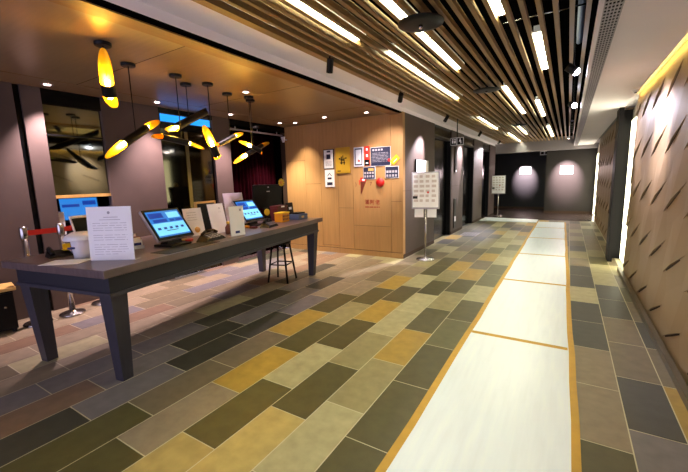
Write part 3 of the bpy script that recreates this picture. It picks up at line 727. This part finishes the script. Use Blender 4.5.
MB().box((-.05, -.0315, -.02), (.05, -.0302, -.008)).xform(Matrix.Rotation(-.75, 4, 'Y')).build('printed_text', 'paper', t)
MB().box((-.012, -.0205, -.012), (.012, -.0005, .012)).build('peg', 'white_plastic', t)
o = MB().lathe([(.085, 0), (.09, .02), (.075, .045), (0, .06)], n=28).build('red_button', 'red'); o.location = (-3.155, 6.4995, 1.50); o.rotation_euler = (math.pi / 2, 0, 0)
tag(o, 'round red disc mounted on the wood wall', 'disc')
t = thing('wall_emblem', 'red cone-shaped emblem with white centre on the wood wall', 'emblem', (-3.535, 6.4995, 1.5))
MB().hexa([(-.065, -.012, .02), (.055, -.012, .02), (.055, 0, .02), (-.065, 0, .02)], [(-.07, -.012, .1), (.07, -.012, .1), (.07, 0, .1), (-.07, 0, .1)]).hexa([(-.065, -.012, -.22), (-.05, -.012, -.22), (-.05, 0, -.22), (-.065, 0, -.22)], [(-.06, -.012, .02), (.05, -.012, .02), (.05, 0, .02), (-.06, 0, .02)], 1).build('cone', ['red', 'brown'], t)
MB().box((-.03, -.0135, .035), (.035, -.0122, .075)).build('centre_mark', 'paper', t)

def text(body, name, size, loc, rot, m, parent=None, align='CENTER', ext=.002, sp=1.):
    cu = bpy.data.curves.new(name, 'FONT'); cu.body = body; cu.size = size; cu.align_x = align; cu.align_y = 'CENTER'; cu.extrude = ext; cu.space_character = sp
    cu.materials.append(M[m]); src = bpy.data.objects.new(name, cu); COL.objects.link(src); bpy.context.view_layer.update()
    me = bpy.data.meshes.new_from_object(src.evaluated_get(bpy.context.evaluated_depsgraph_get()))
    bpy.data.objects.remove(src); bpy.data.curves.remove(cu)
    o = bpy.data.objects.new(name, me); COL.objects.link(o); o.location = loc; o.rotation_euler = rot
    if parent: o.parent = parent
    return o
RX = (math.pi / 2, 0, 0)
t = thing('wall_lettering', 'red Chinese lettering low on the wood wall under the red disc', 'lettering', (-3.345, 6.4985, 1.0))
text('\u6eff\u963f\u4f6c', 'characters', .106, (0, 0, .10), RX, 'red_paint', t, sp=1.22)
cap_ = text_bars(MB(), .33, .03, 1, -.165, .016, 0, 12, th=.02).build('small_text', 'red_paint', t)
o = text('1', 'wall_numeral', .15, (-3.635, 6.4985, 1.50), RX, 'red'); tag(o, 'tall red numeral on the wood wall beside the cone emblem', 'numeral')
o = text('7', 'wall_numeral', .10, (-3.37, 6.4985, 1.47), RX, 'brown'); tag(o, 'small brown numeral between the cone emblem and the red disc', 'numeral')
o = text(')', 'wall_numeral', .10, (-3.715, 6.4985, 1.47), RX, 'brown'); tag(o, 'small brown curved mark, first in the row beside the cone emblem', 'mark')

# security sensor at curtain edge
t = thing('wall_sensor', 'small white shield-shaped sensor high at the curtain edge', 'sensor', (-5.50, 6.40, 2.50))
MB().hexa([(-.02, -.03, -.06), (.02, -.03, -.06), (.02, .0, -.06), (-.02, .0, -.06)], [(-.05, -.04, .06), (.05, -.04, .06), (.05, .0, .06), (-.05, .0, .06)]).build('body', 'white_plastic', t)
MB().tube((0, 0, .0), (0, .10, .0), .015).build('bracket', 'white_plastic', t)

# ------------------------------------------------------------------ lift wall signs
t = thing('wall_poster', 'bright white poster on the lift wall above the menu stand', 'poster', (-2.68, 7.50, 1.725), math.pi / 2)
MB().bbox((-.38, -.03, -.23), (.38, -.0005, .22), .004).build('frame', 'black', t)
MB().box((-.355, -.0315, -.21), (.37, -.03, .205)).build('paper', 'poster_white', t)

def stand(loc, rz, lab, pw, z0, z1, papers):
    t = thing('sign_stand', lab, 'sign stand', loc, rz, 'floor standing signs')
    MB().lathe([(.17, 0), (.175, .01), (.16, .022), (.04, .035), (.022, .05)], n=32).build('base', 'chrome', t)
    MB().tube((0, 0, .04), (0, 0, z0 + .1), .018).build('pole', 'chrome', t)
    MB().bbox((-pw / 2, -.03, z0), (pw / 2, .0, z1), .012).build('frame', 'silver', t)
    MB().box((-pw / 2 + .02, -.032, z0 + .03), (pw / 2 - .02, -.0305, z1 - .02)).build('poster', 'paper', t)
    hh = z1 - z0; k = MB(); rr = random.Random(5)
    for i in range(4):
        for j in range(6): k.box((-pw * .42 + pw * .215 * i, -.0332, z1 - .06 - hh * .13 * j - hh * .07), (-pw * .42 + pw * .215 * i + pw * .15 * rr.uniform(.7, 1.15), -.0322, z1 - .06 - hh * .13 * j))
    build_each(k, 'printed_picture', 'print_light', t)
    MB().box((-pw * .45, -.0345, z0 + hh * .28), (-pw * .28, -.0334, z0 + hh * .35)).build('printed_mark', 'black', t)
    MB().tube((.05, -.0334, z0 + hh * .45), (.05, -.0346, z0 + hh * .45), .02).build('printed_dot', 'red', t)
    if papers:
        for sx in (-1, 1): MB().box((sx * .12 - .085, -.012, z0 - .16), (sx * .12 + .085, -.009, z0 + .01)).build('loose_paper', 'paper', t)
stand((-2.27, 6.60, 0), .15, 'menu display stand on a chrome pole in front of the lift wall', .52, .98, 1.67, True)
stand((-2.30, 15.2, 0), .05, 'sign stand far away at the dark end of the corridor', .50, .87, 1.58, False)

# hanging direction sign
t = thing('hanging_sign', 'black double pictogram sign hanging before the lifts', 'sign', (-2.22, 8.6, 2.365), 0)
MB().bbox((-.145, -.012, -.085), (.145, .012, .085), .004).build('panel', 'white_plastic', t)
MB().box((-.138, -.0135, -.075), (-.01, -.012, .075)).box((.005, -.0135, -.075), (.138, -.0135 + .0015, .075)).build('pictogram_field', 'black', t)
pg = MB().tube((-.095, -.014, .045), (-.095, -.0155, .045), .014).box((-.11, -.0155, -.04), (-.08, -.014, .025)).tube((-.045, -.014, .045), (-.045, -.0155, .045), .014).box((-.062, -.0155, -.04), (-.028, -.014, .02))
pg.tube((.07, -.014, .045), (.07, -.0155, .045), .014).box((.05, -.0155, -.01), (.09, -.014, .025)).box((.08, -.0155, -.05), (.095, -.014, 0))
pg.build('pictogram', 'paper', t)
MB().tube((0, 0, .085), (0, 0, SLZ - 2.365), .012).build('rod', 'black_metal', t)
t = thing('wall_fixture', 'tall thin black slot panel between the first two lifts, upper', 'wall panel', (-2.68, 10.22, 2.03))
MB().bbox((.0005, -.10, -.34), (.03, .10, .34), .004).build('panel', 'black_metal', t); MB().box((.03, -.05, -.33), (.033, .05, -.28)).build('indicator', 'paper', t)
t = thing('call_panel', 'black lift call panel with a pale button below the slot panel', 'call panel', (-2.68, 10.22, .55))
MB().bbox((.0005, -.10, -.40), (.02, .10, .42), .004).build('panel', 'black_metal', t); MB().box((.02, -.06, -.22), (.024, .06, -.08)).build('button', 'paper', t)

# far posters and exit sign
t = thing('wall_poster', 'white poster spotlit on the dark recessed wall at the corridor end', 'poster', (-1.73, 19.0, 1.775))
MB().bbox((-.24, -.02, -.17), (.24, -.0005, .17), .003).build('frame', 'silver', t); MB().box((-.235, -.0215, -.165), (.235, -.02, .165)).build('paper', 'poster_white', t)
t = thing('wall_poster', 'white poster spotlit on the brown wall at the corridor end', 'poster', (-.078, 17.0, 1.715))
MB().bbox((-.22, -.02, -.165), (.22, -.0005, .165), .003).build('frame', 'silver', t); MB().box((-.215, -.0215, -.16), (.215, -.02, .16)).build('paper', 'poster_white', t)
t = thing('exit_sign', 'small hanging exit sign between the two end walls', 'exit sign', (-.90, 17.3, 2.44))
MB().bbox((-.16, -.02, -.08), (.16, .02, .08), .004).build('panel', 'white_plastic', t); MB().box((-.13, -.022, -.05), (-.02, -.0202, .05)).box((.02, -.022, -.05), (.13, -.0202, .05)).build('pictogram', 'black', t)
MB().tube((0, 0, .08), (0, 0, .16), .01).build('rod', 'black_metal', t)

# ------------------------------------------------------------------ ceiling discs, spots, downlights
for y, lab in ((3.08, 'large black ceiling disc hanging below the slats near the front'), (5.90, 'second black ceiling disc hanging below the slats'), (10.4, 'third black ceiling disc, small beyond the other two')):
    t = thing('ceiling_disc', lab, 'ceiling disc', (-1.11, y, 2.80), 0, 'black ceiling discs')
    MB().lathe([(0, .0), (.13, .0), (.186, .012), (.188, .02), (.15, .028), (0, .03)], n=36).build('disc', 'black', t)
    MB().tube((0, 0, .03), (0, 0, .5), .012).build('stem', 'black_metal', t)
    MB().tube((0, 0, 0), (0, 0, -.03), .018, .012).build('nozzle', 'chrome', t)
tgt = [(-2.68, 4.0), (-3.0, 6.5), (-2.68, 7.3), (-2.68, 10.55), (-2.68, 13.4)]
tl_ = ['nearest the front', 'above the corner of the wood wall', 'in front of the first lift', 'in front of the second lift', 'by the farthest lift']
for (y, (tx, ty), lab) in zip((3.42, 5.35, 7.8, 11.2, 14.6), tgt, tl_):
    t = thing('track_spot', 'black spotlight under the slat edge ' + lab, 'spotlight', (-2.24, y, SLZ - .005), 0, 'black spotlights under the slats')
    d = (Vector((tx - (-2.24), (ty - y) if y > 4 else 1.2, -1.0))).normalized() if y > 4 else Vector((-.35, .35, -.9)).normalized()
    MB().tube((0, 0, 0), (0, 0, -.03), .01).build('bracket', 'black_metal', t)
    c = Vector((0, 0, -.085))
    MB().tube(c - d * .06, c + d * .08, .036, n=20, cap=False).tube(c - d * .06, c - d * .055, .0355, n=20).build('can', 'black', t)
    MB().tube(c - d * .0, c + d * .004, .03, n=20).build('lens', 'downglow', t)
    if y > 4:
        light('spot', 'SPOT', c + d * .11, TRACK_W * (.3 if y < 6 else 1.), (.95, .84, .92), t, target=(tx + 2.24, ty - y, 1.9 - SLZ), spot_size=math.radians(54), spot_blend=.8, shadow_soft_size=.02)
for x, y, lab in ((-.02, 5.0, 'nearest bright white spotlight among the last slats'), (.0, 7.45, 'farther bright white spotlight among the last slats')):
    t = thing('ceiling_spot', lab, 'spotlight', (x, y, 2.70), 0, 'bright spotlights')
    d = (Vector((.8 - x, (.1 if y < 6 else -1.1), -.62))).normalized()
    MB().tube((0, 0, 0), (0, 0, .6), .01).build('stem', 'black_metal', t)
    MB().tube(d * -.08, d * .03, .045, n=20).build('can', 'black', t); MB().lathe([(.042, 0), (.036, .022), (.02, .036), (0, .04)], n=20).xform(Matrix.Translation(d * .03) @ d.to_track_quat('Z', 'Y').to_matrix().to_4x4()).build('lens', 'spotglow', t)
    light('spot', 'SPOT', d * .11, 170, (.88, .82, 1.), t, target=d * 3, spot_size=math.radians(60), spot_blend=.7, shadow_soft_size=.04)
for i, y in enumerate((11.0, 11.5, 12.0, 12.6, 13.2)):
    t = thing('ceiling_spot', 'small dark spotlight in the far row among the last slats', 'spotlight', (.0, y, 2.84), 0, 'far row of small spotlights')
    MB().tube((0, 0, .0), (0, 0, .4), .01).build('stem', 'black_metal', t); MB().tube((0, .04, -.04), (0, -.05, .02), .04, n=14).build('can', 'black', t)
    MB().tube((0, -.052, .021), (0, -.05, .02), .03, n=14).build('lens', 'silver', t)
DL = [(-5.33, 2.0, 'recessed downlight in the lobby ceiling edge above the mirrored alcove'), (-5.25, 3.31, 'recessed downlight in the lobby ceiling edge beside the blue display'), (-5.2, 4.65, 'recessed downlight in the lobby ceiling edge before the curtain'), (-5.2, 5.95, 'recessed downlight in the lobby ceiling edge nearest the wood wall'),
      (-3.80, 3.69, 'recessed downlight in the lobby ceiling above the pendants'), (-3.23, 6.1, 'bright recessed downlight in front of the wall pictures'), (-4.1, 6.0, 'faint recessed downlight in front of the gold plaque'), (-4.95, 6.15, 'recessed downlight washing the wood wall beside the curtain')]
for x, y, lab in DL:
    zc = 2.7785
    t = thing('downlight', lab, 'downlight', (x, y, zc), 0, 'recessed lobby downlights')
    MB().lathe([(.035, -.003), (.062, -.006), (.066, -.001)], n=24).build('ring', 'silver', t)
    MB().tube((0, 0, -.001), (0, 0, -.003), .036, n=20).build('lens', 'downglow', t)
    k = (1. if y < 6 else .36) if x < -5 else (.30 if y < 5 else .32)
    light('downlight_beam', 'SPOT', (0, 0, -.04), LOBBY_W * k, (1., .84, .68) if y > 5.9 else (1., .74, .78), t, target=(0, 0, -2), spot_size=math.radians(82), spot_blend=.8, shadow_soft_size=.025)
for x, y, z, lab, tx, ty in ((-1.75, 17.75, 2.6, 'small spotlight lighting the recessed end wall', -1.73, 19.0), (-.08, 15.7, 2.87, 'small spotlight lighting the brown end wall', -.08, 17.0)):
    t = thing('wall_washer', lab, 'spotlight', (x, y, z), 0)
    MB().tube((0, 0, 0), (0, 0, -.05), .035, n=16).build('can', 'white_plastic', t); MB().tube((0, 0, -.05), (0, 0, -.053), .028, n=16).build('lens', 'downglow', t)
    light('spot', 'SPOT', (0, 0, -.09), 1500, (1., .76, .78), t, target=(tx - x, ty - y, 1.42 - z), spot_size=math.radians(40), spot_blend=1., shadow_soft_size=.02)
# sensor on right ceiling
t = thing('ceiling_sensor', 'small white ceiling sensor above the textured wall', 'sensor', (.69, 6.25, 2.62))
MB().lathe([(.0, -.035), (.03, -.03), (.045, -.012), (.05, 0)], n=24).build('body', 'white_plastic', t); MB().tube((0, 0, -.034), (0, 0, -.042), .015).build('lens', 'black', t)

# ------------------------------------------------------------------ pendants
def pendant(A, B, n, lab, cutA, cutB, r=.05, mount=None, bulb='AB'):
    A, B = Vector(A), Vector(B); d = (B - A); Ln = d.length; d.normalize()
    n = Vector(n); n = (n - d * n.dot(d)).normalized(); b = d.cross(n)
    mid = (A + B) / 2; mount = mid if mount is None else A + (B - A) * mount
    t = thing('pendant_lamp', lab, 'pendant lamp', (mount.x, mount.y, 2.78), 0, 'black and gold tube pendants')
    O = Vector((mount.x, mount.y, 2.78))
    MB().lathe([(.062, -.028), (.066, -.022), (.066, 0)], n=24).build('canopy', 'black_metal', t)
    N = 32
    def ring(rad):
        lo, hi = [], []
        for i in range(N):
            an = 2 * math.pi * i / N; s = min(1., (1 + math.cos(an)) / 2 * 1.55) ** 1.1
            q = n * (math.cos(an) * rad) + b * (math.sin(an) * rad)
            lo.append(A + d * (cutA * s) + q - O); hi.append(B - d * (cutB * s) + q - O)
        return lo, hi
    lo, hi = ring(r); li, hi_i = ring(r - .004)
    m_ = MB(); 
    m_.add(lo + hi, [(i, (i + 1) % N, N + (i + 1) % N, N + i) for i in range(N)], 0, True)
    m_.build('shade', 'black_metal', t)
    m2 = MB().add(li + hi_i, [(i, N + i, N + (i + 1) % N, (i + 1) % N) for i in range(N)], 0, True)
    m2.add(lo + li, [(i, (i + 1) % N, N + (i + 1) % N, N + i) for i in range(N)]); m2.add(hi + hi_i, [(i, (i + 1) % N, N + (i + 1) % N, N + i) for i in range(N)])
    m2.build('lining', 'gold', t, 'gold inner lining')
    MB().tube((0, 0, -.025), mount - O + Vector((0, 0, r * .8)), .005, n=8).build('stem', 'black_metal', t)
    for (P, s, c) in ((A, 1, cutA), (B, -1, cutB)):
        if ('A' if s > 0 else 'B') not in bulb: continue
        q = P + d * (s * (c + .005)) - O
        mb = MB().tube(q - d * .035, q + d * .035, .018, n=12); mb.build('bulb', 'bulb', t)
    return t
pendant((-3.60, 1.83, 2.25), (-3.34, 1.665, 2.675), (.75, -.65, -.1), 'brightest upright tube pendant, nearest and highest of the lamps', .14, .28, .056, bulb='AB')
pendant((-3.75, 1.80, 1.85), (-3.95, 2.515, 2.305), (.85, -.3, .35), 'long slanting tube pendant over the nearest touchscreen', .24, .26, .042, bulb='AB')
pendant((-3.95, 2.59, 2.17), (-4.15, 3.31, 2.52), (.6, -.3, -.75), 'dark slanting tube pendant in front of the blue display', .14, .05, .045, bulb='A')
pendant((-3.78, 2.30, 2.09), (-3.86, 3.02, 2.01), (.8, -.2, .5), 'thin nearly level tube pendant below the dark slanting one', .10, .28, .034, bulb='B')
pendant((-3.95, 3.28, 1.85), (-3.72, 2.92, 2.225), (.8, -.55, .05), 'upright glowing tube pendant in the middle of the group', .12, .26, .05, bulb='AB')
pendant((-4.0, 3.27, 2.05), (-4.1, 3.90, 2.31), (.75, -.25, .5), 'slanting tube pendant just beyond the upright middle lamp', .05, .25, .036, bulb='B')
pendant((-3.92, 4.08, 2.0), (-4.0, 3.71, 2.16), (.7, -.5, .4), 'short tube pendant sloping down to the curtain side', .05, .18, .034, bulb='B')
pendant((-4.05, 3.63, 1.86), (-4.15, 4.49, 2.22), (.75, -.35, .45), 'lowest slanting tube pendant, farthest along the table', .26, .24, .035, bulb='A')
